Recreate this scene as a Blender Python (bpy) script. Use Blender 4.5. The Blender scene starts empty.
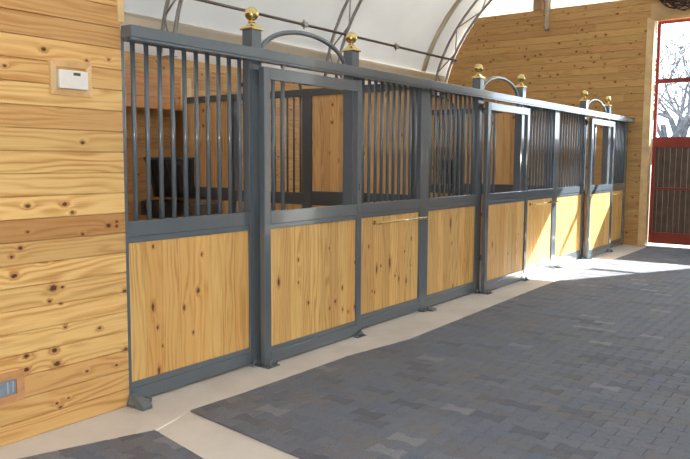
import bpy, bmesh, math, random
from mathutils import Vector, Matrix, noise as mnoise
random.seed(7)
sc = bpy.context.scene
C = sc.collection
PI = math.pi

# ------------------------------------------------------------------ materials
def srgb(r, g, b):
    f = lambda c: ((c/255)/12.92 if c/255 <= .04045 else (((c/255)+.055)/1.055)**2.4)
    return (f(r), f(g), f(b), 1)

class NT:
    def __init__(s, name):
        s.m = bpy.data.materials.new(name); s.m.use_nodes = True
        s.t = s.m.node_tree; s.t.nodes.clear()
        s.out = s.t.nodes.new('ShaderNodeOutputMaterial')
    def n(s, kind, **kw):
        x = s.t.nodes.new(kind)
        for k, v in kw.items():
            if k == 'ins':
                for a, b in v.items():
                    if hasattr(b, 'is_linked') or isinstance(b, bpy.types.NodeSocket): s.t.links.new(b, x.inputs[a])
                    else: x.inputs[a].default_value = b
            else: setattr(x, k, v)
        return x
    def math(s, op, a, b=None, c=None):
        ins = {0: a}
        if b is not None: ins[1] = b
        if c is not None: ins[2] = c
        return s.n('ShaderNodeMath', operation=op, ins=ins).outputs[0]
    def mix(s, f, a, b, mode='MIX'):
        x = s.n('ShaderNodeMix', data_type='RGBA', blend_type=mode)
        for k, v in ((0, f), (6, a), (7, b)):
            if isinstance(v, bpy.types.NodeSocket): s.t.links.new(v, x.inputs[k])
            else: x.inputs[k].default_value = v
        return x.outputs[2]
    def ramp(s, f, lo, hi, a=0.0, b=1.0):
        x = s.n('ShaderNodeMapRange', interpolation_type='SMOOTHSTEP', ins={0: f, 1: lo, 2: hi, 3: a, 4: b})
        return x.outputs[0]
    def bsdf(s, **kw):
        b = s.n('ShaderNodeBsdfPrincipled', ins=kw)
        s.t.links.new(b.outputs[0], s.out.inputs[0]); return b

def plain(name, col, rough=.6, metal=0.0, var=.06, scale=8.0, spec=.5, coat=0.0, rv=.04):
    t = NT(name)
    tc = t.n('ShaderNodeTexCoord').outputs['Object']
    nz = t.n('ShaderNodeTexNoise', ins={'Vector': tc, 'Scale': scale, 'Detail': 3.0}).outputs[0]
    f = t.ramp(nz, .3, .7, 1-var, 1+var)
    cc = t.n('ShaderNodeVectorMath', operation='SCALE', ins={0: tuple(col[:3]), 3: f}).outputs[0]
    rr = t.ramp(nz, .2, .8, max(0, rough-rv), rough+rv)
    b = t.bsdf(**{'Base Color': cc, 'Roughness': rr, 'Metallic': metal})
    b.inputs['Specular IOR Level'].default_value = spec
    b.inputs['Coat Weight'].default_value = coat
    b.inputs['Coat Roughness'].default_value = .07
    return t.m

def wood(name, light, dark, knots=(), horiz=True, dens=.5, rough=.45, tint=1.0, kx=0.0, F=420.0, red=(.42, .17, .06, 1), kr=.013, spec=.4, contrast=.8):
    """pine boards. attribute gr = (along grain, across grain, board seed); knots listed in object x, z."""
    t = NT(name)
    gr = t.n('ShaderNodeAttribute', attribute_name='gr').outputs['Vector']
    sp = t.n('ShaderNodeSeparateXYZ', ins={0: gr}); u, v, s = sp.outputs
    tn = t.n('ShaderNodeAttribute', attribute_name='tint').outputs['Fac']
    def vec(a, b, c): return t.n('ShaderNodeCombineXYZ', ins={0: a, 1: b, 2: c}).outputs[0]
    s7 = t.math('MULTIPLY', s, 7.3)
    # wandering growth rings
    n1 = t.n('ShaderNodeTexNoise', ins={'Vector': vec(t.math('MULTIPLY', u, .9), t.math('MULTIPLY', v, 7.0), s7), 'Scale': 1.0, 'Detail': 2.0, 'Roughness': .5}).outputs[0]
    phase = t.math('ADD', t.math('MULTIPLY', v, F*.35), t.math('MULTIPLY', n1, 42.0))
    # random knots
    vo = t.n('ShaderNodeTexVoronoi', voronoi_dimensions='2D', ins={'Vector': vec(t.math('MULTIPLY', u, .8), v, 0.0), 'Scale': 6.0})
    d = t.math('DIVIDE', vo.outputs['Distance'], 6.0)
    rnd = t.n('ShaderNodeSeparateColor', ins={0: vo.outputs['Color']}).outputs
    on = t.math('LESS_THAN', rnd[0], dens)
    rad = t.math('MULTIPLY_ADD', rnd[1], kr, .005)
    dn = t.math('DIVIDE', d, rad)
    dn = t.math('ADD', dn, t.math('MULTIPLY', t.math('SUBTRACT', 1.0, on), 99.0))
    if knots:
        oc = t.n('ShaderNodeSeparateXYZ', ins={0: t.n('ShaderNodeTexCoord').outputs['Object']}).outputs
        for k in knots:
            x, z = k[0]-kx, k[1]; r = (k[2] if len(k) > 2 else .012)*(.8 if horiz else .95)
            st = k[3] if len(k) > 3 else 1.0
            dx = t.math('MULTIPLY', t.math('SUBTRACT', oc[0], x), (.75 if horiz else 1.15)/r)
            dz = t.math('MULTIPLY', t.math('SUBTRACT', oc[2], z), (1.1 if horiz else .7/st)/r)
            dk = t.math('SQRT', t.math('ADD', t.math('MULTIPLY', dx, dx), t.math('MULTIPLY', dz, dz)))
            dn = t.math('MINIMUM', dn, dk)
    wob = t.n('ShaderNodeTexNoise', ins={'Vector': gr, 'Scale': 70.0, 'Detail': 1.0}).outputs[0]
    dn = t.math('ADD', dn, t.math('MULTIPLY', t.math('SUBTRACT', wob, .5), .9))
    bend = t.math('DIVIDE', 16.0, t.math('ADD', 1.0, t.math('MULTIPLY', dn, dn)))
    phase = t.math('ADD', phase, bend)
    ring = t.math('MULTIPLY_ADD', t.math('SINE', phase), .5, .5)
    ring = t.math('POWER', ring, 1.6)
    fine = t.n('ShaderNodeTexNoise', ins={'Vector': vec(t.math('MULTIPLY', u, 3.0), t.math('MULTIPLY', v, 130.0), s7), 'Scale': 1.0, 'Detail': 2.0}).outputs[0]
    big = t.n('ShaderNodeTexNoise', ins={'Vector': vec(t.math('MULTIPLY', u, 1.4), t.math('MULTIPLY', v, 9.0), t.math('ADD', s7, 31.0)), 'Scale': 1.0, 'Detail': 2.0}).outputs[0]
    amt = t.math('MULTIPLY', ring, t.ramp(big, .3, .66, .15, contrast))
    amt = t.math('ADD', amt, t.ramp(fine, .3, .75, -.10, .22))
    amt = t.math('ADD', amt, t.math('MULTIPLY', tn, .15))
    col = t.mix(t.n('ShaderNodeClamp', ins={0: amt}).outputs[0], light, dark)
    wn = t.n('ShaderNodeTexWhiteNoise', noise_dimensions='1D', ins={'W': s}).outputs
    wr = t.n('ShaderNodeSeparateColor', ins={0: wn[1]}).outputs
    col = t.mix(t.math('MULTIPLY', t.math('POWER', wr[0], 2.2), .55*tint), col, red, 'MIX')
    col = t.mix(t.math('MULTIPLY', tn, .5), col, red, 'MIX')
    br = t.math('MULTIPLY_ADD', wr[1], .26*tint, 1-.13*tint)
    col = t.n('ShaderNodeVectorMath', operation='SCALE', ins={0: col, 3: br}).outputs[0]
    halo = t.ramp(dn, .8, 2.6, .6, 0.0)
    col = t.mix(halo, col, (.42, .17, .05, 1))
    km = t.ramp(dn, .55, 1.15, 1.0, 0.0)
    col = t.mix(t.math('MULTIPLY', km, .93), col, (.085, .024, .010, 1))
    b = t.bsdf(**{'Base Color': col, 'Roughness': t.ramp(ring, 0, 1, rough, rough+.1)})
    b.inputs['Specular IOR Level'].default_value = spec
    return t.m

PINE_L, PINE_D = (.76, .53, .245, 1), (.52, .25, .075, 1)
M = {}
M['paint'] = plain('slate_grey_gloss_paint', (.112, .146, .180, 1), .21, 0, .015, 3, .5, .7, .01)
M['paint2'] = plain('slate_grey_partition_paint', (.075, .085, .095, 1), .36, 0, .02, 3, .5, .3, .01)
M['brass'] = plain('polished_brass', (.74, .58, .26, 1), .14, 1, .03, 30, .5, 0, .02)
M['galv'] = plain('galvanised_steel', (.36, .36, .35, 1), .45, .6, .12, 20)
M['conc'] = None
M['trimwood'] = plain('pale_trim_wood', (.72, .52, .27, 1), .5, 0, .12, 6)
M['pinkwood'] = plain('reddish_frame_wood', (.60, .32, .15, 1), .5, 0, .14, 12)
M['white'] = plain('white_plastic', (.80, .80, .78, 1), .4, 0, .02, 20)
M['lcd'] = plain('dark_display', (.10, .12, .10, 1), .2)
M['plate'] = plain('blue_grey_cover_plate', (.24, .31, .40, 1), .35, 0, .08, 30)
M['slot'] = plain('dark_socket_slot', (.05, .06, .08, 1), .5)
M['blackp'] = plain('black_moulded_plastic', (.018, .018, .020, 1), .4, 0, .2, 10)
M['tub'] = plain('charcoal_rubber_tub', (.07, .065, .065, 1), .45, 0, .25, 12)
M['redpaint'] = plain('red_door_paint', (.22, .024, .015, 1), .4, 0, .06, 6)
M['brownboard'] = plain('dark_brown_door_boards', (.085, .058, .042, 1), .6, 0, .22, 7)
M['vine'] = plain('dry_vine', (.055, .032, .024, 1), .8, 0, .3, 30)
M['bark'] = plain('grey_bark', (.05, .052, .065, 1), .95, 0, .2, 12)
M['ground'] = plain('outdoor_gravel', (.30, .28, .24, 1), .95, 0, .2, 2)
M['crumb'] = plain('dark_crumbs', (.03, .028, .025, 1), .9)
M['whitejamb'] = plain('white_jamb_paint', (.80, .78, .72, 1), .6, 0, .02, 5)

def concrete():
    t = NT('smooth_concrete')
    tc = t.n('ShaderNodeTexCoord').outputs['Object']
    a = t.n('ShaderNodeTexNoise', ins={'Vector': tc, 'Scale': 2.2, 'Detail': 6.0, 'Roughness': .6}).outputs[0]
    b = t.n('ShaderNodeTexNoise', ins={'Vector': tc, 'Scale': 60.0, 'Detail': 2.0}).outputs[0]
    col = t.mix(t.ramp(a, .3, .75), (.66, .625, .59, 1), (.57, .53, .49, 1))
    col = t.mix(t.ramp(b, .62, .8, 0, .25), col, (.36, .32, .28, 1))
    bs = t.bsdf(**{'Base Color': col, 'Roughness': t.ramp(a, .3, .7, .5, .7)})
    return t.m
M['conc'] = concrete()

def paver_mat():
    t = NT('rubber_paver')
    tn = t.n('ShaderNodeAttribute', attribute_name='tint').outputs['Fac']
    tc = t.n('ShaderNodeTexCoord').outputs['Object']
    wn = t.n('ShaderNodeTexWhiteNoise', noise_dimensions='1D', ins={'W': tn}).outputs[1]
    r = t.n('ShaderNodeSeparateColor', ins={0: wn}).outputs
    g = t.n('ShaderNodeTexNoise', ins={'Vector': tc, 'Scale': 190.0, 'Detail': 2.0}).outputs[0]
    bg = t.n('ShaderNodeTexNoise', ins={'Vector': tc, 'Scale': .75, 'Detail': 3.0}).outputs[0]
    col = t.mix(r[0], (.120, .140, .188, 1), (.158, .172, .205, 1))
    col = t.mix(t.math('MULTIPLY', t.math('GREATER_THAN', r[1], .78), .40), col, (.165, .140, .130, 1))
    col = t.mix(t.math('MULTIPLY', t.math('GREATER_THAN', r[2], .972), .7), col, (.25, .255, .27, 1))
    col = t.mix(t.math('MULTIPLY', t.math('LESS_THAN', r[2], .13), .5), col, (.06, .065, .085, 1))
    col = t.mix(t.ramp(bg, .45, .72, 0, .25), col, (.180, .158, .145, 1))
    f = t.ramp(g, .25, .75, .80, 1.2)
    col = t.n('ShaderNodeVectorMath', operation='SCALE', ins={0: col, 3: f}).outputs[0]
    bump = t.n('ShaderNodeBump', ins={'Strength': .25, 'Distance': .002, 'Height': g}).outputs[0]
    b = t.bsdf(**{'Base Color': col, 'Roughness': .72, 'Normal': bump})
    b.inputs['Specular IOR Level'].default_value = .28
    return t.m
M['paver'] = paver_mat()
M['grout'] = plain('paver_joint_fill', (.045, .045, .05, 1), .9)

def fabric(name, col, tr=.5):
    t = NT(name)
    tc = t.n('ShaderNodeTexCoord').outputs['Object']
    nz = t.n('ShaderNodeTexNoise', ins={'Vector': tc, 'Scale': .9, 'Detail': 3.0}).outputs[0]
    f = t.ramp(nz, .3, .7, .95, 1.04)
    c = t.n('ShaderNodeVectorMath', operation='SCALE', ins={0: col[:3], 3: f}).outputs[0]
    a = t.n('ShaderNodeBsdfDiffuse', ins={0: c}).outputs[0]
    b = t.n('ShaderNodeBsdfTranslucent', ins={0: c}).outputs[0]
    mx = t.n('ShaderNodeMixShader', ins={0: tr, 1: a, 2: b})
    t.t.links.new(mx.outputs[0], t.out.inputs[0]); return t.m
M['fabric'] = fabric('white_roof_membrane', (.76, .755, .74, 1), .225)
M['fabric_end'] = fabric('white_gable_membrane', (.86, .86, .84, 1), .4)
M['skirt'] = fabric('beige_doubled_membrane', (.68, .62, .52, 1), .16)

def glass():
    t = NT('clear_door_glass')
    a = t.n('ShaderNodeBsdfTransparent', ins={0: (.93, .95, .97, 1)}).outputs[0]
    b = t.n('ShaderNodeBsdfGlossy', ins={0: (1, 1, 1, 1), 1: .02}).outputs[0]
    mx = t.n('ShaderNodeMixShader', ins={0: .06, 1: a, 2: b})
    t.t.links.new(mx.outputs[0], t.out.inputs[0]); return t.m
M['glass'] = glass()

LWK = [(-0.504,2.133,.016),(-0.239,2.102,.011),(-0.091,2.124,.010),(-0.727,2.02,.010,),(-0.281,1.634,.014),(-0.629,1.285,.015),(-0.408,1.286,.017),(-0.36,1.235,.012),(-0.064,1.163,.011),(-0.065,1.136,.013),(-0.635,1.144,.009),(-0.299,1.106,.012),(-0.73,1.017,.012),(-0.679,1.06,.014),(-0.72,0.914,.018),(-0.493,0.816,.026),(-0.44,0.814,.011),(-0.52,0.746,.012),(-0.45,0.721,.008),(-0.019,0.73,.013),(-0.429,0.581,.011),(-0.203,0.532,.012),(-0.669,0.463,.016),(-0.5,0.461,.019),(-0.672,0.388,.018),(-0.488,0.379,.021),(-0.022,0.366,.016),(-0.296,0.291,.010),(-0.091,0.28,.010),(-0.496,0.151,.010),(-0.423,0.161,.008),(-0.475,0.122,.011)]
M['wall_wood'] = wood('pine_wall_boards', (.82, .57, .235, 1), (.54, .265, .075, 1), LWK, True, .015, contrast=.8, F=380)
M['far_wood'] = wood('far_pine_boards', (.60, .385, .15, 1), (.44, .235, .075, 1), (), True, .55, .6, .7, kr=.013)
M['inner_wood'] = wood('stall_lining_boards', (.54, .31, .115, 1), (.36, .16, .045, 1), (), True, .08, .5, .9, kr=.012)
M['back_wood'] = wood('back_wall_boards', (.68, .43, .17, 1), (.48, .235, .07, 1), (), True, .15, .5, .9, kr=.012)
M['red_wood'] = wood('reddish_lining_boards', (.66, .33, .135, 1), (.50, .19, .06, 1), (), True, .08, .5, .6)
M['part_wood'] = wood('partition_boards', (.72, .46, .20, 1), (.50, .24, .08, 1), (), False, .22, .45, .8)
PK = {
 'P0': [(0.211,0.592,.014,1.6),(0.471,0.543,.011,1.3),(0.245,0.45,.010),(0.634,0.89,.009),(0.221,0.983,.010),(0.249,0.16,.013,1.8),(0.549,0.358,.010)],
 'D1': [(1.318,0.616,.016,1.5),(2.131,0.456,.013),(1.95,0.813,.009),(1.55,0.761,.010),(2.315,0.261,.014),(2.316,0.656,.010),(1.672,0.398,.012),(1.953,0.307,.009),(2.137,0.268,.009),(2.218,0.234,.009),(1.55,0.58,.009)],
 'P2': [(2.807,0.524,.014,2),(3.033,0.56,.018,2.2),(3.13,0.424,.011),(3.202,0.386,.013,1.6),(3.338,0.348,.014,1.8),(2.674,0.752,.011),(2.734,0.327,.009),(2.778,0.314,.009),(3.428,0.763,.012),(3.306,0.643,.010),(3.423,0.493,.010)],
 'P3': [(4.256,0.863,.02,2.4),(4.292,0.636,.012),(4.332,0.154,.014)],
 'D4': [(5.123,0.554,.016,1.5),(5.584,0.398,.010)],
}
def panel_wood(k, kx): return wood('pine_infill_'+k, (.84, .58, .225, 1), (.54, .26, .065, 1), PK.get(k, ()), False, .03 if k in PK else .10, .42, 1.0, kx=kx, F=440, contrast=.66, red=(.60, .25, .06, 1))

# ------------------------------------------------------------------ mesh helpers
class MB:
    def __init__(s): s.v = []; s.f = []; s.gr = []; s.tint = []; s.sm = []
    def add(s, vs, fs, gr=None, tint=0.0, smooth=False):
        o = len(s.v); s.v += [tuple(v) for v in vs]
        s.f += [tuple(i+o for i in f) for f in fs]; s.sm += [smooth]*len(fs)
        s.gr += gr if gr else [(0, 0, 0)]*len(vs); s.tint += [tint]*len(vs)
        return s
    def box(s, x0, x1, y0, y1, z0, z1, bev=0.0, tint=0.0, gr=None):
        if bev <= 0:
            vs = [(x, y, z) for x in (x0, x1) for y in (y0, y1) for z in (z0, z1)]
            fs = [(0,1,3,2),(4,6,7,5),(0,4,5,1),(2,3,7,6),(0,2,6,4),(1,5,7,3)]
            return s.add(vs, fs, gr, tint)
        b = min(bev, (x1-x0)*.45, (y1-y0)*.45, (z1-z0)*.45)
        bm = bmesh.new(); bmesh.ops.create_cube(bm, size=1)
        for v in bm.verts: v.co = Vector(((x0+x1)/2+v.co.x*(x1-x0), (y0+y1)/2+v.co.y*(y1-y0), (z0+z1)/2+v.co.z*(z1-z0)))
        bmesh.ops.bevel(bm, geom=list(bm.edges), offset=b, segments=2, affect='EDGES', profile=.5)
        return s.bm(bm)
    def bm(s, bm, smooth=False):
        bm.verts.index_update()
        s.add([v.co[:] for v in bm.verts], [[v.index for v in f.verts] for f in bm.faces], smooth=smooth)
        bm.free(); return s
    def tube(s, pts, r, n=10, cap=True, closed=False):
        pts = [Vector(p) for p in pts]; N = len(pts)
        rr = r if isinstance(r, (list, tuple)) else [r]*N
        vs, fs = [], []; prev = None
        for i, p in enumerate(pts):
            a = pts[(i-1) % N] if (i > 0 or closed) else p
            b = pts[(i+1) % N] if (i < N-1 or closed) else p
            d = (b-a).normalized()
            if prev is None:
                up = Vector((0, 0, 1)) if abs(d.z) < .9 else Vector((1, 0, 0))
                x = d.cross(up).normalized()
            else: x = (prev - d*prev.dot(d)).normalized()
            prev = x; y = d.cross(x)
            for k in range(n):
                t = 2*PI*k/n; vs.append(p + (x*math.cos(t)+y*math.sin(t))*rr[i])
        m = N if closed else N-1
        for i in range(m):
            for k in range(n):
                a = i*n+k; b = i*n+(k+1) % n; j = (i+1) % N
                fs.append((a, b, j*n+(k+1) % n, j*n+k))
        s.add(vs, fs, smooth=True)
        if cap and not closed:
            o = len(s.v)-len(vs)
            s.f.append(tuple(o+k for k in reversed(range(n)))); s.f.append(tuple(o+(N-1)*n+k for k in range(n))); s.sm += [False, False]
        return s
    def lathe(s, prof, c, n=20, a0=0, a1=2*PI):
        full = abs(a1-a0-2*PI) < 1e-6; m = n if full else n+1
        vs = [(c[0]+r*math.cos(a0+(a1-a0)*k/n), c[1]+r*math.sin(a0+(a1-a0)*k/n), c[2]+z) for r, z in prof for k in range(m)]
        fs = []
        for i in range(len(prof)-1):
            for k in range(n):
                fs.append((i*m+k, i*m+(k+1) % m, (i+1)*m+(k+1) % m, (i+1)*m+k))
        return s.add(vs, fs, smooth=True)
    def boards(s, a0, a1, b0, b1, pitch, depth, mk, off=0.0, gap=.0025, bev=.004, seed=0, tints=None, span=None, joints=None):
        """flush boards with V grooves. boards run along a and stack along b; mk(a, b, d) -> xyz (d = out of wall)."""
        k = 0; b = b0 - ((b0-off) % pitch)
        while b < b1-1e-6:
            lo, hi = max(b, b0), min(b+pitch, b1)
            if hi-lo > .004:
                A0, A1 = span((lo+hi)/2) if span else (a0, a1)
                cuts = [A0, A1]
                if joints:
                    q = A0 + random.Random(seed*91+k).uniform(.4, joints)
                    cuts = [A0]
                    while q < A1-.3: cuts.append(q); q += joints
                    cuts.append(A1)
                for j in range(len(cuts)-1):
                    sd = seed + k*1.37 + j*.61
                    p0, p1 = cuts[j]+(.0008 if j else 0), cuts[j+1]
                    g0, g1 = lo+gap/2, hi-gap/2
                    p2 = p1
                    if span and j == len(cuts)-2: p1, p2 = span(g0)[1], span(g1)[1]
                    pts = [(p0, g0, -depth), (p1, g0, -depth), (p2, g1, -depth), (p0, g1, -depth),
                           (p0, g0, -bev), (p1, g0, -bev), (p2, g1, -bev), (p0, g1, -bev),
                           (p0, g0+bev, 0), (p1, g0+bev, 0), (p2, g1-bev, 0), (p0, g1-bev, 0)]
                    vs = [mk(*p) for p in pts]
                    gr = [(p[0]+13*sd, p[1]+7*sd, sd) for p in pts]
                    fs = [(3,2,1,0),(8,9,10,11),(4,5,9,8),(6,7,11,10),(0,1,5,4),(2,3,7,6),(1,2,6,5),(5,6,10,9),(3,0,4,7),(7,4,8,11)]
                    s.add(vs, fs, gr, tints(k, (lo+hi)/2) if tints else 0.0)
            b += pitch; k += 1
        return s
    def build(s, name, mat, parent=None, origin=(0, 0, 0), solid=0.0):
        me = bpy.data.meshes.new(name)
        o_ = Vector(origin)
        me.from_pydata([tuple(Vector(v)-o_) for v in s.v], [], s.f); 
        me.polygons.foreach_set('use_smooth', s.sm)
        if any(g != (0, 0, 0) for g in s.gr):
            a = me.attributes.new('gr', 'FLOAT_VECTOR', 'POINT'); a.data.foreach_set('vector', [c for g in s.gr for c in g])
        if any(s.tint):
            a = me.attributes.new('tint', 'FLOAT', 'POINT'); a.data.foreach_set('value', s.tint)
        bm = bmesh.new(); bm.from_mesh(me); bmesh.ops.recalc_face_normals(bm, faces=bm.faces); bm.to_mesh(me); bm.free()
        me.materials.append(mat if not isinstance(mat, str) else M[mat])
        ob = bpy.data.objects.new(name, me); C.objects.link(ob)
        if parent: ob.parent = parent
        else: ob.location = origin
        if solid:
            md = ob.modifiers.new('thickness', 'SOLIDIFY'); md.thickness = solid; md.offset = 0
        return ob

def tag(o, label, cat, group=None, kind=None):
    if label: o['label'] = label
    if cat: o['category'] = cat
    if group: o['group'] = group
    if kind: o['kind'] = kind
    return o
def thing(name, label, cat, loc, group=None):
    e = bpy.data.objects.new(name, None); e.location = loc; e.empty_display_size = .1; C.objects.link(e)
    return tag(e, label, cat, group)
def part(name, mb, mat, root, **k):      # world coordinates in, local to the thing's base out
    return mb.build(name, mat, root, origin=root_loc(root), **k)
def root_loc(r):
    v = Vector(r.location)
    while r.parent: r = r.parent; v = v + Vector(r.location)
    return v
def struct(name, mb, mat, **k):
    o = mb.build(name, mat, **k); o['kind'] = 'structure'; return o

# ------------------------------------------------------------------ floor
XF = 11.08                       # inner face of the far gable wall
mb = MB(); mb.box(-7.1, 11.3, -8.7, 4.6, -.16, 0)
EDGE = [(-3.0, -.36), (.146, -.40), (.6, -.427), (1.74, -.447), (2.465, -.553), (4.43, -.507), (5.66, -.482), (10.7, -.47), (11.08, -.42)]
def edge_y(x):
    for (a, b), (c, d) in zip(EDGE, EDGE[1:]):
        if a <= x <= c: return b+(d-b)*(x-a)/(c-a)
    return -.42
struct('floor', mb, 'conc')
def clip(poly, nx, ny, c):       # keep nx*x + ny*y <= c
    out = []
    for i in range(len(poly)):
        p, q = poly[i], poly[(i+1) % len(poly)]
        dp, dq = nx*p[0]+ny*p[1]-c, nx*q[0]+ny*q[1]-c
        if dp <= 0: out.append(p)
        if (dp < 0 < dq) or (dq < 0 < dp):
            t = dp/(dp-dq); out.append((p[0]+(q[0]-p[0])*t, p[1]+(q[1]-p[1])*t))
    return out
def pavers(x0, x1, ylo, planes, ztop=.014, zb=.009):
    top, base = MB(), MB()
    px, L, w1, w0 = .1, .2, .0592, .0392
    i0 = int(math.floor(x0/px))-1
    for i in range(i0, int(x1/px)+2):
        for j in range(int(ylo/L)-1, 1):
            cx = i*px+.05; cy = j*L + (L/2 if i % 2 else 0)
            h = L/2-.0008
            poly = [(cx-w1, cy-h), (cx+w1, cy-h), (cx+w1, cy-h*.62), (cx+w0, cy-h*.30), (cx+w0, cy+h*.30), (cx+w1, cy+h*.62), (cx+w1, cy+h), (cx-w1, cy+h), (cx-w1, cy+h*.62), (cx-w0, cy+h*.30), (cx-w0, cy-h*.30), (cx-w1, cy-h*.62)]
            if cx < x0-.15 or cx > x1+.15: continue
            for pl in planes(cx):
                poly = clip(poly, *pl)
                if len(poly) < 3: break
            if len(poly) < 3: continue
            mx = sum(p[0] for p in poly)/len(poly); my = sum(p[1] for p in poly)/len(poly)
            def sh(p, e):
                dx, dy = mx-p[0], my-p[1]; l = math.hypot(dx, dy) or 1
                return (p[0]+dx/l*e, p[1]+dy/l*e)
            n = len(poly); ins = [sh(p, .004) for p in poly]; r = random.Random(i*977+j)
            dz = r.uniform(-.0006, .0006)
            vs = [(p[0], p[1], .0005) for p in poly]+[(p[0], p[1], ztop-.003+dz) for p in poly]+[(p[0], p[1], ztop+dz) for p in ins]
            fs = [tuple(range(2*n, 3*n))]+[(a, (a+1) % n, n+(a+1) % n, n+a) for a in range(n)]+[(n+a, n+(a+1) % n, 2*n+(a+1) % n, 2*n+a) for a in range(n)]
            top.add(vs, fs, tint=r.uniform(1, 900))
    return top
# cross strip runs away from the stalls with a slight skew
def cut(p, q, side):             # half plane left/right of p->q
    dx, dy = q[0]-p[0], q[1]-p[1]; nx, ny = dy*side, -dx*side; return (nx, ny, nx*p[0]+ny*p[1])
def main_planes(cx):
    for a, b in zip(EDGE, EDGE[1:]):
        if a[0] <= cx <= b[0] or (b is EDGE[-1]): break
    return [cut(a, b, -1), cut((.146, -.40), (.016, -1.381), 1), (1, 0, 11.02)]
def small_planes(cx): return [cut((-.193, -.487), (-.83, -.262), 1), cut((-.193, -.487), (-.30, -1.0), -1)]
struct('floor_pavers', pavers(-1.0, 11.0, -8.2, main_planes), 'paver')
struct('floor_pavers_near', pavers(-4.0, -.15, -3.2, small_planes), 'paver')
# thin pale sealant bead along the paver edge
bead = MB()
for (a, b) in (((-.185, -.478), (.14, -.392)), ((.146, -.393), (.6, -.42)), ((.6, -.42), (1.74, -.44)), ((1.74, -.44), (2.465, -.546)), ((-.83, -.255), (-.193, -.479))):
    bead.tube([(a[0], a[1], .0), (b[0], b[1], .0)], .005, 6)
M['bead'] = plain('pale_sealant', (.85, .83, .80, 1), .6)
struct('trim_1', bead, 'bead')

# ------------------------------------------------------------------ left room wall
def mk_front(y): return lambda a, b, d: (a, y-d, b)
mb = MB(); mb.boards(-4.4, -.003, 0.0, 2.9, .1225, .02, mk_front(-.006), off=-.0115, seed=3,
    tints=lambda k, z: .7 if (1.08 < z < 1.2) else (.75 if 2.3 < z < 2.43 else (.35 if 2.42 < z < 2.55 else 0.0)))
mb.box(-4.4, -.004, .014, .10, 0, 2.9)
struct('wall_left', mb, 'wall_wood')
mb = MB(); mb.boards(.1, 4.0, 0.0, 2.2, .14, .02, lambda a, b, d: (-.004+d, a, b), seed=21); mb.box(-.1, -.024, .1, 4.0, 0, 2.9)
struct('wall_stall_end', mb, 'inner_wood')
mb = MB(); mb.box(-.024, .022, -.012, .02, 2.352, 2.95, .003); struct('trim_2', mb, 'trimwood')
# thermostat
t = thing('thermostat', 'white thermostat in a light wooden frame on the pine plank wall', 'thermostat', (-.35, -.012, 1.89))
x0, x1, z0, z1, w = -.478, -.222, 1.893, 2.083, .034
def mitre(a, b, c, d, y0, y1):
    vs = [(p[0], y, p[1]) for y in (y0, y1) for p in (a, b, c, d)]
    return MB().add(vs, [(0,1,2,3),(7,6,5,4),(0,4,5,1),(1,5,6,2),(2,6,7,3),(3,7,4,0)])
fr = MB()
fr2 = MB()
q = [(x0, z0), (x1, z0), (x1, z1), (x0, z1)]; qi = [(x0+w, z0+w), (x1-w, z0+w), (x1-w, z1-w), (x0+w, z1-w)]
for i in range(4):
    m_ = mitre(q[i], q[(i+1) % 4], qi[(i+1) % 4], qi[i], -.024, -.006)
    part('frame_board', m_, 'trimwood' if i in (1, 3) else M.setdefault('tanframe', plain('tan_frame_wood', (.66, .42, .19, 1), .5, 0, .15, 9)), t)
b = part('thermostat_body', MB().box(-.437, -.258, -.045, -.006, 1.93, 2.032, .005), 'white', t)
part('display', MB().box(-.352, -.308, -.0465, -.044, 2.004, 2.020, .0005), 'lcd', b)
t = thing('wall_outlet', 'blue-grey double outlet plate in a reddish wood frame low on plank wall', 'outlet', (-.80, -.012, .235))
x0, x1, z0, z1, w = -.905, -.694, .232, .400, .042
q = [(x0, z0), (x1, z0), (x1, z1), (x0, z1)]; qi = [(x0+w, z0+w), (x1-w, z0+w), (x1-w, z1-w), (x0+w, z1-w)]
for i in range(4): part('frame_board', mitre(q[i], q[(i+1) % 4], qi[(i+1) % 4], qi[i], -.022, -.006), 'pinkwood', t)
part('cover_plate', MB().box(x0+w, x1-w, -.013, -.006, z0+w, z1-w, .002), 'plate', t)
for cx in (-.835, -.785, -.755): part('outlet_insert', MB().box(cx-.004, cx+.004, -.016, -.012, .285, .347, .001), M.setdefault('pl2', plain('pale_outlet_insert', (.42, .50, .60, 1), .35)), t)

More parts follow.
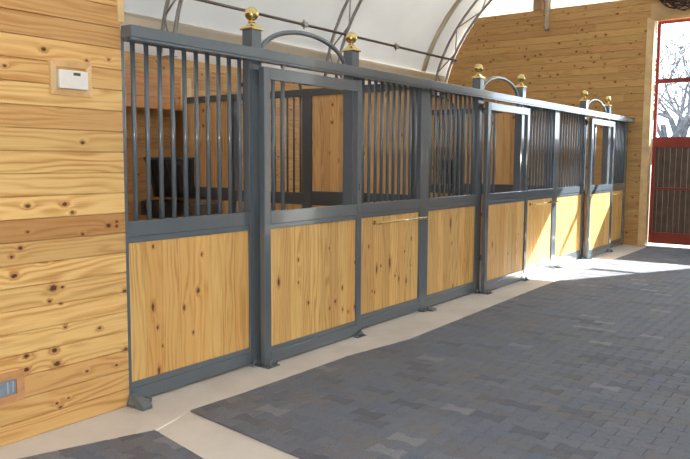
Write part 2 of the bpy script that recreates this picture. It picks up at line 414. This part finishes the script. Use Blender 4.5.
# ------------------------------------------------------------------ stall fronts
POST = [.014, 1.185, 2.43, 3.652, 4.93, 6.165, 7.392, 8.68, 9.90, 10.99]
OR3 = ['nearest', 'middle', 'farthest']
def bars(root, x0, x1, y, z0, z1, n, pitch=None, r=.0155, mat='paint', keep=None):
    for i in range(n):
        x = x0+(x1-x0)*(i+.5)/n if pitch is None else x0+pitch*i
        part('bar', MB().tube([(x, y, z0), (x, y, z1)], r, 12), mat, root)
def stall_panel(x0, x1, label, key, rod=None, nb=10, seed=0):
    c = (x0+x1)/2; r = thing('stall_section', label, 'stall section', (c, .03, 0), 'fixed stall sections'); s = .036
    sl = .014 if key == 'P0' else s
    for a, b in ((x0, x0+sl), (x1-s, x1)): part('stile', MB().box(a, b, .0, .06, .012, 2.31, .004), 'paint', r)
    a, b = x0+sl, x1-s
    part('bottom_rail', MB().box(a, b, .0, .06, .012, .098, .004).box(a, b, .006, .055, .098, .138, .003), 'paint', r)
    part('middle_rail', MB().box(a, b, .0, .06, 1.062, 1.157, .004).box(a, b, .006, .055, 1.02, 1.062, .003), 'paint', r)
    part('top_rail', MB().box(a, b, .0, .06, 2.255, 2.31, .004), 'paint', r)
    w = MB().boards(.138, 1.02, a, b, (b-a)/round((b-a)/.128), .02, lambda A, B, d: (B, .014-d, A), off=a, seed=seed, bev=.004, gap=.0025)
    o = part('wood_infill', w, panel_wood(key, c), r)
    # object coordinates for listed knots are the panel's own
    if key in ('P0', 'P2'): bars(r, a+(.081 if key == 'P0' else .068), b, .03, 1.157, 2.255, 10, .1026)
    else: bars(r, a, b, .03, 1.157, 2.255, nb)
    if rod:
        p = part('blanket_bar', MB().tube([(rod[0], -.055, .967), (rod[1], -.055, .967)], .0085, 12), 'brass', r)
        for q in (rod[0]+.05, rod[1]-.12):
            part('bar_bracket', MB().tube([(q, .0, .967), (q, -.055, .967)], .009, 10).tube([(q, .013, .967), (q, .004, .967)], .021, 14).tube([(q-.014, -.055, .967), (q+.014, -.055, .967)], .0135, 12), 'brass', p)
        for q in rod: part('end_cap', MB().lathe([(.0001, -.012), (.010, -.008), (.0125, 0), (.010, .008), (.0001, .012)], (q, -.055, .967), 12), 'brass', p)
    return r
def sliding_door(x0, x1, label, key, seed=0):
    c = (x0+x1)/2; y0, y1 = -.10, -.05
    r = thing('sliding_door', label, 'sliding door', (c, -.075, 0), 'sliding stall doors'); s = .068
    for a in (x0, x1-s): part('stile', MB().box(a, a+s, y0, y1, .008, 2.21, .004), 'paint', r)
    a, b = x0+s, x1-s
    part('bottom_rail', MB().box(a, b, y0, y1, .008, .098, .004).box(a, b, y0+.006, y1-.004, .098, .137, .003), 'paint', r)
    part('middle_rail', MB().box(a, b, y0, y1, 1.066, 1.163, .004).box(a, b, y0+.006, y1-.004, 1.028, 1.066, .003), 'paint', r)
    part('top_rail', MB().box(a, b, y0, y1, 2.122, 2.21, .004), 'paint', r)
    w = MB().boards(.137, 1.028, a, b, (b-a)/round((b-a)/.128), .02, lambda A, B, d: (B, -.086-d, A), off=a, seed=seed, bev=.004, gap=.0025)
    part('wood_infill', w, panel_wood(key, c), r)
    for x in (a+.055, a+.165): part('bar', MB().tube([(x, -.075, 1.163), (x, -.075, 2.122)], .015, 12), 'paint', r)
    for x in (x0+.25, x1-.25):
        part('hanger_roller', MB().tube([(x, -.065, 2.20), (x, -.065, 2.262)], .010, 10).tube([(x, -.074, 2.236), (x, -.052, 2.236)], .014, 12), 'galv', r)
    # knob on the closing stile
    part('door_latch', MB().box(x1-.05, x1-.02, -.115, -.10, 1.28, 1.34, .004), 'paint', r)
    return r
H = .05
pk = [
 ('slate grey stall panel with tight bars and pine infill next to the plank wall', 'P0', None),
 None,
 ('stall panel with a brass rod on its pine infill, nearest of the three rods', 'P2', (2.70, 3.60)),
 ('stall panel without a rod between the first and the second brass rod', 'P3', None),
 None,
 ('half sunlit stall panel with brass rod, middle of the three rods', 'P5', (6.43, 7.36)),
 ('sunlit stall panel crossed by a diagonal shadow, left of the farthest sliding door', 'P6', None),
 None,
 ('last stall panel touching the far wall, in shade with a brass rod', 'P8', (9.98, 10.9)),
]
dk = ['sliding stall door with grey top rail and open window, nearest of the three doors', 
      'sliding stall door with glaring white top rail, middle of the three doors',
      'small sliding stall door partly in sunlight, farthest of the three doors']
di = 0
for i in range(9):
    a, b = POST[i]+H, POST[i+1]-H
    if i == 0: a = .0125
    if i % 3 == 1:
        xa = {1: 1.150, 4: POST[4]-.03, 7: POST[7]-.03}[i]; xb = {1: 2.392, 4: POST[5]-.03, 7: POST[8]-.03}[i]
        sliding_door(xa, xb, dk[di], 'D%d' % i, seed=40+i*11); di += 1
    else:
        stall_panel(a, b, pk[i][0], pk[i][1], pk[i][2], seed=60+i*13)
plab = {0: 'thin grey end post of the stalls against the pine plank wall',
 1: 'tall grey post with a gold ball finial, nearest of six finials', 2: 'post with a gold ball finial, right end of the nearest arch',
 3: 'plain grey post without finial between the first and second stall', 4: 'post with a gold ball finial, left end of the middle arch',
 5: 'post with a gold ball finial, right end of the middle arch', 6: 'plain post without finial between the second and third stall, lit by sun',
 7: 'post with a gold ball finial, left end of the farthest arch', 8: 'post with a gold ball finial, farthest of six finials',
 9: 'last plain grey post of the stall fronts against the far wall'}
for i, x in enumerate(POST):
    r = thing('stall_post', plab[i], 'post', (x, .05, 0), 'posts of the stall fronts')
    fin = i % 3 != 0
    top = 2.482 if fin else 2.31
    if i == 0: part('post_tube', MB().box(.0, .012, 0, .06, 0, 2.31, .003), 'paint', r)
    else: part('post_tube', MB().box(x-.05, x+.05, .0, .10, 0, top, .004), 'paint', r)
    if i == 0:
        part('floor_bracket', MB().box(-.028, .12, -.075, -.008, 0, .03, .006).box(-.024, .05, -.165, -.08, 0, .03, .006).add([(-.02,-.16,.03),(.05,-.16,.03),(.05,-.01,.03),(-.02,-.01,.03),(-.01,-.08,.065),(.04,-.08,.065),(.04,-.01,.075),(-.01,-.01,.075)], [(0,1,5,4),(1,2,6,5),(2,3,7,6),(3,0,4,7),(4,5,6,7)]), 'paint', r)
    elif fin:
        pass
    if i in (3, 6):
        part('floor_bracket', MB().box(x-.10, x+.05, -.07, .0, 0, .012, .003).box(x-.02, x+.07, -.13, -.05, 0, .028, .008), 'paint', r)
    if i in (1, 4, 7):
        mbk = MB().box(x-.08, x+.05, -.17, .0, 0, .008, .002)
        for cx, cy in ((x-.085, -.04), (x+.0, -.135)):
            mbk.tube([(cx+.035*math.cos(a_), cy-.012, .008+.042*math.sin(a_)) for a_ in [PI*k/8 for k in range(9)]], .007, 8)
        part('floor_guide', mbk, 'paint', r)
    if i in (2, 5, 8):
        part('floor_guide', MB().box(x-.16, x-.03, -.16, -.105, 0, .007, .002).tube([(x-.085, -.13, .007), (x-.085, -.13, .05)], .012, 8).tube([(x-.085, -.13, .05), (x-.05, -.14, .012)], .006, 6), 'paint', r)
    if fin:
        hx = .062
        cap = MB().box(x-hx, x+hx, .05-hx, .05+hx, 2.482, 2.494, .002)
        vs = []; prof = [(.058, 2.494), (.050, 2.503), (.036, 2.512), (.026, 2.524), (.020, 2.536)]
        for h, z in prof: vs += [(x-h, .05-h, z), (x+h, .05-h, z), (x+h, .05+h, z), (x-h, .05+h, z)]
        cap.add(vs, [(4*a+k, 4*a+(k+1) % 4, 4*a+4+(k+1) % 4, 4*a+4+k) for a in range(4) for k in range(4)]+[(16, 17, 18, 19)])
        cap.lathe([(.021, 2.534), (.026, 2.538), (.026, 2.543), (.019, 2.547), (.019, 2.552), (.024, 2.556)], (x, .05, 0), 20)
        b_ = part('finial_base', cap, 'brass', r)
        part('finial_ball', MB().lathe([(.0001 if k in (0, 14) else .051*math.sin(PI*k/14), 2.600-.051*math.cos(PI*k/14)) for k in range(15)], (x, .05, 0), 24), 'brass', b_)
# header track in three lengths
hl = ['long dull grey header rail over the nearest stall, starting at plank wall', 'header rail over the middle stall, turning glaring white halfway', 'bright white header rail over the farthest stall, ending at far wall']
for k, (a, b) in enumerate(((0.0, 3.60), (3.603, 7.36), (7.363, 11.06))):
    r = thing('header_rail', hl[k], 'rail', ((a+b)/2, -.05, 2.25), 'header rails above the stall fronts')
    part('rail_beam', MB().box(a, b, -.10, -.003, 2.262, 2.333, .004), 'paint', r)
    part('track_lip', MB().box(a+.004, b-.004, -.094, -.076, 2.246, 2.262, .001).box(a+.004, b-.004, -.045, -.027, 2.246, 2.262, .001), 'paint', r)
    if k < 2: part('splice_sleeve', MB().box(b-.075, b-.001, -.103, -.004, 2.259, 2.336, .003), 'paint', r)
    for q in ([.12, .62, 1.02, 1.50, 2.0, 2.7, 3.2] if k == 0 else [.5, 1.5, 2.5, 3.3]):
        part('bolt', MB().tube([(a+q, -.03, 2.333), (a+q, -.03, 2.349)], .006, 8), 'paint2', r)
# arches between finial posts
for k, (a, b) in enumerate(((1, 2), (4, 5), (7, 8))):
    x0, x1 = POST[a]+.085, POST[b]-.085
    pts = []
    for j in range(25):
        t_ = PI*j/24; pts.append(((x0+x1)/2-(x1-x0)/2*math.cos(t_), .05, 2.31+.235*math.sin(t_)))
    o = MB().tube(pts, .019, 12).build('arched_tube', M['paint'], origin=((x0+x1)/2, .05, 2.31))
    tag(o, 'curved grey tube arch above the %s sliding door' % OR3[k], 'arch', 'tube arches above the doors')

# ------------------------------------------------------------------ partitions between the stalls
def partition(X, label):
    r = thing('stall_partition', label, 'partition', (X, 1.8, 0), 'partitions between stalls'); P = 'paint2'
    x0, x1 = X-.03, X+.03
    ys = [(.11, .16), (1.47, 1.60), (2.68, 2.76)]
    for a, b in ys: part('post', MB().box(x0-.005, x1+.005, a, b, 0, 2.34 if b > .2 else 2.30, .004), P, r)
    part('top_rail', MB().box(x0, x1, .11, 3.56, 2.258, 2.338, .004), P, r)
    part('middle_rail', MB().box(x0, x1, .16, 1.47, 1.03, 1.19, .004).box(x0, x1, 1.60, 2.68, 1.03, 1.165, .004).box(x0, x1, 2.76, 3.57, 1.03, 1.19, .004), P, r)
    part('bottom_rail', MB().box(x0, x1, .16, 3.57, .01, .10, .004), P, r)
    sp = lambda A, B, d: (X-.012-d, B, A)
    for n_, (a, b) in enumerate(((.16, 1.47), (2.76, 3.62))):
        part('upper_boards', MB().boards(1.19, 2.258, a, b, .132, .024, sp, off=a, seed=5+n_*17+X), 'part_wood', r)
    for n_, (a, b) in enumerate(((.16, 1.47), (1.60, 2.68), (2.76, 3.62))):
        part('lower_boards', MB().boards(.10, 1.03, a, b, .132, .024, sp, off=a, seed=65+n_*19+X), 'part_wood', r)
    for i in range(11):
        y = 1.60+1.08*(i+.5)/11
        part('bar', MB().tube([(X, y, 1.165), (X, y, 2.258)], .0125, 10), P, r)
    part('arch', MB().tube([(X, 2.14-.50*math.cos(PI*j/20), 2.33+.24*math.sin(PI*j/20)) for j in range(21)], .017, 10), P, r)
    return r
partition(3.66, 'partition between the nearest and middle stall, behind the nearest sliding door')
partition(7.39, 'partition between the middle and farthest stall, behind the middle sliding door')

# back walls of the stalls
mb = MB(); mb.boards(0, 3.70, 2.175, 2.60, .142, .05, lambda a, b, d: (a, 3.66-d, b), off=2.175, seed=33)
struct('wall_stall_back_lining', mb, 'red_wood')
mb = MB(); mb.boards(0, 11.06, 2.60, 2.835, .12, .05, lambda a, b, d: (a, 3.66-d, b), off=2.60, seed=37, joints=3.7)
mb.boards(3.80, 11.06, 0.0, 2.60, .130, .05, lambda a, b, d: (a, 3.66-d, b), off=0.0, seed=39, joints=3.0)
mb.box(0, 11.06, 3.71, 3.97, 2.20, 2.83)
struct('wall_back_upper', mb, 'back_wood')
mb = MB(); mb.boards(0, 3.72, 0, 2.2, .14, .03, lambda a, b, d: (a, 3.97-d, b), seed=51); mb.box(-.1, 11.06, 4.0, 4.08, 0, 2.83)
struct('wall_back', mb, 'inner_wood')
struct('trim_3', MB().box(3.63, 3.80, 3.63, 3.66, 2.175, 2.60, .003), 'trimwood')
# corner hay racks, tubs
for k, (X, lab) in enumerate(((3.62, 'nearest'), (7.35, 'middle'), (11.04, 'farthest'))):
    r = thing('hay_rack', 'black plastic corner hay rack in the back corner of the %s stall' % lab, 'hay rack', (X-.3, 3.6 if k == 0 else 3.3, 1.05), 'corner hay racks')
    Y = 3.955 if k == 0 else 3.655; mb = MB(); vs = []; n = 12; rows = 6
    for j in range(rows+1):
        z = 1.05+.50*j/rows; ax = .20+.15*(j/rows)**1.2; ay = .55
        for i in range(n+1):
            t_ = PI/2*i/n; vs.append((X-ax*math.cos(t_), Y-ay*math.sin(t_), z))
    mb.add(vs, [(j*(n+1)+i, j*(n+1)+i+1, (j+1)*(n+1)+i+1, (j+1)*(n+1)+i) for j in range(rows) for i in range(n)], smooth=True)
    part('rack_shell', mb, 'blackp', r, solid=.012)
    part('rim', MB().tube([(X-.355*math.cos(PI/2*i/12), Y-.555*math.sin(PI/2*i/12), 1.552) for i in range(13)], .015, 8), 'tub', r)
    rib = MB()
    for i in range(1, 12):
        t_ = PI/2*i/12
        rib.tube([(X-(.20+.15*(j/4)**1.2+.010)*math.cos(t_), Y-.56*math.sin(t_), 1.06+.48*j/4) for j in range(5)], .008, 6)
    part('ribs', rib, 'blackp', r)
    o = thing('wall_mounted_feed_tub', None, None, (X-.28, Y-.3, .80))
    part('bowl', MB().lathe([(.0001, -.20), (.17, -.20), (.20, -.15), (.25, 0), (.265, .004), (.265, .014), (.24, .014), (.19, -.14), (.16, -.18), (.0001, -.18)], (X-.29, Y-.295, 1.0), 24), 'blackp', o)
    part('bracket', MB().box(X-.42, X-.10, Y-.055, Y+.003, .82, 1.0, .004).box(X-.04, X+.0, Y-.45, Y-.05, .82, 1.0, .004), 'tub', o)
    tag(o, 'dark round feed tub in the corner under the hay rack of the %s stall' % lab, 'feed tub', 'feed tubs')
    if k == 0:
        t = thing('wall_mounted_water_bowl', 'charcoal wall-mounted water bowl right of the feed tub in nearest stall', 'bowl', (X-.21, 3.02, .80))
        part('bowl', MB().lathe([(.0001, .0), (.12, .0), (.17, .06), (.20, .19), (.215, .195), (.215, .207), (.19, .207), (.155, .07), (.11, .02), (.0001, .02)], (X-.21, 3.02, .80), 24), M.setdefault('tub2', plain('grey_enamel', (.16, .15, .15, 1), .35, .2, .2, 10)), t)
        part('bracket', MB().box(X-.04, X+.01, 2.92, 3.12, .85, .98, .004), 'tub', t)

# ------------------------------------------------------------------ membrane roof and hoops
YC, ZB = -2.4, 2.6
def arc(a, b, t): return (YC+a*math.cos(t), ZB+b*math.sin(t))
def membrane(x0, x1, a, b, t0, t1, n=48):
    vs = []
    for x in (x0, x1):
        for k in range(n+1):
            y, z = arc(a, b, t0+(t1-t0)*k/n); vs.append((x, y, z))
    return MB().add(vs, [(k, k+1, n+1+k+1, n+1+k) for k in range(n)], smooth=True)
tz = lambda z, b: math.asin((z-ZB)/b)
tA = tz(2.80, 4.0)
struct('ceiling', membrane(-7.1, 11.42, 6.32, 4.02, tA, PI-tA), 'fabric', solid=.002)
struct('trim_4', membrane(-.2, 11.2, 6.29, 3.99, tz(3.03, 3.99), tz(3.325, 3.99), 6), 'skirt', solid=.002)
struct('trim_5', membrane(10.02, 10.20, 6.30, 4.0, tz(3.30, 4.0), PI-.2, 40), 'skirt', solid=.002)
# gable ends
def gable(x, a=6.4, b=4.08, opening=None):
    mb = MB(); ys = sorted([YC-a*math.cos(PI*k/48)*.9995 for k in range(49)]+(list(opening) if opening else []))
    zt = lambda y: ZB+b*math.sqrt(max(0, 1-((y-YC)/a)**2))
    for p, q in zip(ys, ys[1:]):
        if q-p < 1e-6: continue
        lo = 4.20 if opening and opening[0]-1e-6 <= p and q <= opening[1]+1e-6 else ZB
        mb.add([(x, p, lo), (x, q, lo), (x, q, max(lo, zt(q))), (x, p, max(lo, zt(p)))], [(0, 1, 2, 3)])
    return mb
struct('wall_far_membrane', gable(11.36, opening=(-3.3, -.25)), 'fabric_end', solid=.002)
struct('wall_near_membrane', gable(-7.1), 'fabric', solid=.002)
mb = MB()
for k in range(9): mb.box(-7.16, -7.10, -8.72+k*1.45, -8.72+(k+1)*1.45-.003, 0, 2.8)
M['plainpine'] = plain('far_side_pine', (.50, .32, .14, 1), .6, 0, .15, 3)
struct('wall_near', mb, 'plainpine')
mb = MB()
for k in range(14): mb.box(-7.1, 11.3, -8.78, -8.72, k*.2, (k+1)*.2-.003)
struct('wall_right', mb, 'plainpine')
labs = {3.42: 'grey steel hoop truss rising behind the nearest header rail', 6.85: 'steel hoop truss crossing behind the nearest arch and second finial', 10.5: 'steel hoop truss beside the far plank wall', -.45: 'steel hoop truss above the pine plank wall', -4.1: 'steel hoop truss nearest the entrance end'}
for X in (3.42, 6.85, 10.5, -.45, -4.1):
    r = thing('hoop_truss', labs[X], 'roof truss', (X, YC, ZB), 'steel hoop trusses')
    N = 44; t0 = .075; t1 = PI-.075
    o_ = [(X, *arc(6.2, 3.9, t0+(t1-t0)*k/N)) for k in range(N+1)]
    i_ = [(X, *arc(5.96, 3.66, t0+(t1-t0)*k/N)) for k in range(N+1)]
    part('outer_chord', MB().tube(o_, .026, 8), 'galv', r); part('inner_chord', MB().tube(i_, .026, 8), 'galv', r)
    w = MB(); T = 26
    for k in range(T):
        ta, tb = t0+(t1-t0)*k/T, t0+(t1-t0)*(k+1)/T
        A, B = (arc(6.2, 3.9, ta), arc(5.96, 3.66, tb)) if k % 2 else (arc(5.96, 3.66, ta), arc(6.2, 3.9, tb))
        w.tube([(X, *A), (X, *B)], .013, 6)
    part('web_brace', w, 'galv', r)
    y, z = arc(6.08, 3.78, t0)
    part('foot_plate', MB().box(X-.06, X+.06, y-.14, y+.14, 2.832, 2.842).tube([(X, y-.10, 2.79), (X, y-.10, 2.87)], .014, 8), 'galv', r)
r = thing('purlin_pipe', 'long horizontal steel pipe running behind the gold finials under the roof', 'pipe', (2, 3.30, 3.55))
part('pipe', MB().tube([(-4.4, 3.33, 3.53), (10.62, 3.33, 3.57)], .021, 10), M.setdefault('dsteel', plain('dark_steel', (.16, .13, .12, 1), .35, .7, .1, 20)), r)
for x in (5.78, 8.35, 10.5, 3.42): part('clamp', MB().box(x-.045, x+.045, 3.30, 3.36, 3.525, 3.60, .006).tube([(x-.02, 3.33, 3.49), (x-.02, 3.33, 3.63)], .010, 6).tube([(x+.03, 3.29, 3.57), (x+.03, 3.38, 3.57)], .010, 6), 'galv', r)

# ------------------------------------------------------------------ far wall, door and outside
def span_far(z):
    if z > ZB: 
        s_ = min(.999, (z-ZB)/3.9); ymax = YC+6.24*math.sqrt(1-s_*s_)
    else: ymax = 3.98
    return (-.36 if z < 4.05 else -7.0, min(3.98, ymax))
mkf = lambda a, b, d: (XF-d, a, b)
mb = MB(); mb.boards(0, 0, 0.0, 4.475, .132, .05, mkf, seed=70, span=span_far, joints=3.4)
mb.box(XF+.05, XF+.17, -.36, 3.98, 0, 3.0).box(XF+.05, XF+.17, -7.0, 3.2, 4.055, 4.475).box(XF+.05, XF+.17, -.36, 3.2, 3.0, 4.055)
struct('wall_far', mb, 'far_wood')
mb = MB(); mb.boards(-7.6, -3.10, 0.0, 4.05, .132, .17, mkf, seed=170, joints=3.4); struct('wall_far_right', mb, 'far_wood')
struct('trim_6', MB().box(XF-.02, XF, -.358, -.245, 0, 4.10, .002).box(XF-.02, XF, -3.2, -3.10, 0, 4.10, .002), 'trimwood')
struct('trim_7', MB().box(XF-.022, XF, -3.3, -.30, 4.06, 4.33, .003), M.setdefault('hdr', plain('tan_header_board', (.56, .38, .18, 1), .55, 0, .12, 3)))
struct('trim_8', MB().box(XF-.018, XF+.185, -.372, -.36, 0, 4.055).box(XF-.018, XF+.185, -3.10, -3.088, 0, 4.055), 'trimwood')
# gable stud and hanging pole
struct('trim_9', MB().box(XF-.02, XF+.12, 1.72, 1.90, 4.475, 5.9, .003).box(XF+.10, XF+.14, 1.60, 1.72, 4.475, 5.9), M.setdefault('stud', plain('weathered_stud', (.36, .22, .12, 1), .6, 0, .15, 5)))
r = thing('hanging_pole', 'cream pole hanging down in front of the far wall near its top', 'pole', (11.0, 1.57, 4.06))
part('tube', MB().tube([(10.98, 1.58, 4.09), (10.98, 1.58, 6.35)], .040, 12), M.setdefault('cream', plain('cream_paint', (.68, .63, .52, 1), .5)), r)
part('end_cap', MB().tube([(10.98, 1.58, 4.05), (10.98, 1.58, 4.10)], .045, 12), 'galv', r)
# wreath of vines over the door
r = thing('vine_wreath', 'dark twisted vine wreath above the red door, cut by the top edge', 'wreath', (XF-.05, -.80, 4.72))
for k in range(12):
    rr = random.Random(k); pts = []
    for j in range(40):
        a_ = 2*PI*j/40; R = .43+.075*math.sin(2*a_+k*1.7)+.03*math.sin(5*a_+k)+rr.uniform(-.012, .012)
        pts.append((XF-.09+.045*math.cos(2*a_+k*2.1), -.86+R*math.cos(a_)*1.0, 4.69+R*math.sin(a_)))
    part('vine', MB().tube(pts, .011, 6, closed=True), 'vine', r)

DX0, DX1 = XF+.20, XF+.26
mb = MB()
struct_door = thing('door_1', None, None, (XF+.23, -1.75, 0)); struct_door['kind'] = 'structure'; 
for k in ('label', 'category'):
    if k in struct_door: del struct_door[k]
fr = MB()
ya, yb = -3.14, -.372
fr.box(DX0, DX1, yb-.058, yb, .045, 4.08, .004).box(DX0, DX1, ya, ya+.085, .045, 4.08, .004)
fr.box(DX0, DX1, ya+.085, yb-.058, .045, .25, .004).box(DX0, DX1, ya+.085, yb-.058, 1.80, 1.99, .004)
fr.box(DX0-.004, DX1, ya+.085, yb-.058, 2.955, 3.035, .004).box(DX0, DX1, ya+.085, yb-.058, 4.01, 4.08, .004)
fr.box(DX0-.006, DX0+.02, ya+.085, yb-.058, 1.035, 1.075, .003)
part('door_frame', fr, 'redpaint', struct_door)
pb = MB().boards(.25, 1.80, ya+.085, yb-.058, .098, .03, lambda A, B, d: (DX0+.022-d, B, A), seed=4, gap=.004, bev=.006)
part('door_panel', pb, 'brownboard', struct_door)
for a_, b_ in ((1.99, 2.955), (3.035, 4.01)): part('pane', MB().box(DX0+.03, DX0+.036, ya+.085, yb-.058, a_, b_), 'glass', struct_door)

struct('floor_outside', MB().box(11.3, 70, -40, 40, -.25, -.03), 'ground')
def tree(x, y, h, seed):
    rr = random.Random(seed); mb = MB()
    def grow(p, d, L, r, lv):
        pts = [p]; rs = [r]; q = p.copy(); dd = d.copy(); n = 4
        for i in range(n):
            dd = (dd + Vector((rr.uniform(-.16, .16), rr.uniform(-.16, .16), rr.uniform(-.05, .12)))).normalized()
            q = q + dd*L/n; pts.append(q.copy()); rs.append(r*(1-.45*(i+1)/n))
        mb.tube(pts, rs, 6 if lv < 2 else 4, cap=False)
        if lv >= 5: return
        for i in range(3 if lv < 4 else 2):
            t_ = rr.uniform(.45, 1); k = min(n, max(1, int(t_*n+.5)))
            ax = Vector((rr.uniform(-1, 1), rr.uniform(-1, 1), rr.uniform(-.3, .5))).normalized()
            nd = (dd*.75+ax*.75).normalized()
            grow(pts[k], nd, L*rr.uniform(.6, .82), max(.011, rs[k]*.70), lv+1)
    grow(Vector((0, 0, 0)), Vector((0, 0, 1)), h*.30, h*.017, 0)
    return mb
tl = ['bare grey tree beyond the door glass, closest to left pane edge', 'bare tree beyond the door glass, at the right edge of frame', 'bare tree far behind the other trunks in the door glass',
      'bare winter tree outside, beyond the right part of the door', 'bare winter tree outside, low and wide, behind the door panes']
specs = [(17.5, .75, 8.2, 1), (22.5, 1.5, 9.5, 2), (29.5, 2.7, 11.5, 3), (38, 4.9, 13, 4), (47, 5.9, 15, 5)]
ords = ['the closest to the glass', 'second closest, left of centre in the pane', 'third in depth, near the right frame edge', 'fourth in depth, faint behind the others', 'farthest and faintest of all']
for (x, y, h, sd), od in zip(specs, ords):
    o = tree(x, y, h, sd).build('bare_tree', M['bark']); o.location = (x, y, -.03)
    tag(o, 'bare grey winter tree outside the glass door, '+od, 'tree', 'bare trees outside')
# crumbs on the pavers
r = random.Random(5); mb = MB()
for k in range(46):
    x, y = 5.05+r.gauss(0, .07), -2.75+r.gauss(0, .10)
    s_ = r.uniform(.004, .011); mb.box(x-s_, x+s_, y-s_*1.4, y+s_*1.4, .0135, .014+s_*.6)
o = mb.build('hay_crumbs', M['crumb']); tag(o, 'small dark scatter of crumbs on the grey pavers', 'crumbs', None, 'stuff')

# ------------------------------------------------------------------ light
w = bpy.data.worlds.new('sky'); sc.world = w; w.use_nodes = True
bg = w.node_tree.nodes['Background']; bg.inputs[0].default_value = (.80, .90, 1.0, 1); bg.inputs[1].default_value = 7.0
d = Vector((-1.0, .50, -.79)).normalized()
L = bpy.data.lights.new('sun', 'SUN'); L.energy = 30; L.angle = .009; L.color = (1, .95, .85)
o = bpy.data.objects.new('sun', L); o.rotation_euler = d.to_track_quat('-Z', 'Y').to_euler(); C.objects.link(o); o.location = (30, -10, 20)

# ------------------------------------------------------------------ camera
X, D, Z, yaw, pit, rol, f = -2.7467, 3.6885, 1.54077, .6327006, -.0960729, .0052134, 719.39
fw = Vector((math.cos(pit)*math.cos(yaw), math.cos(pit)*math.sin(yaw), math.sin(pit)))
rt = Vector((math.sin(yaw), -math.cos(yaw), 0)); up = rt.cross(fw)
r2 = rt*math.cos(rol)+up*math.sin(rol); u2 = up*math.cos(rol)-rt*math.sin(rol)
cd = bpy.data.cameras.new('camera'); cam = bpy.data.objects.new('camera', cd); C.objects.link(cam); sc.camera = cam
cd.sensor_width = 36; cd.lens = f/690*36; cd.clip_end = 200
R = Matrix((r2, u2, -fw)).transposed().to_4x4(); R.translation = Vector((X, -D, Z)); cam.matrix_world = R
# the camera's own flash
F_ = bpy.data.lights.new('camera_flash', 'POINT'); F_.energy = 290; F_.shadow_soft_size = .03; F_.color = (1, .97, .92)
o = bpy.data.objects.new('camera_flash', F_); o.location = (X-.03, -D+.02, Z+.07); C.objects.link(o)

sc.view_settings.view_transform = 'Standard'; sc.view_settings.look = 'None'; sc.view_settings.gamma = 1
sc.view_settings.exposure = 0.06
sc.cycles.use_denoising = True; sc.cycles.max_bounces = 10; sc.cycles.diffuse_bounces = 6; sc.cycles.transparent_max_bounces = 12
sc.cycles.sample_clamp_indirect = 8
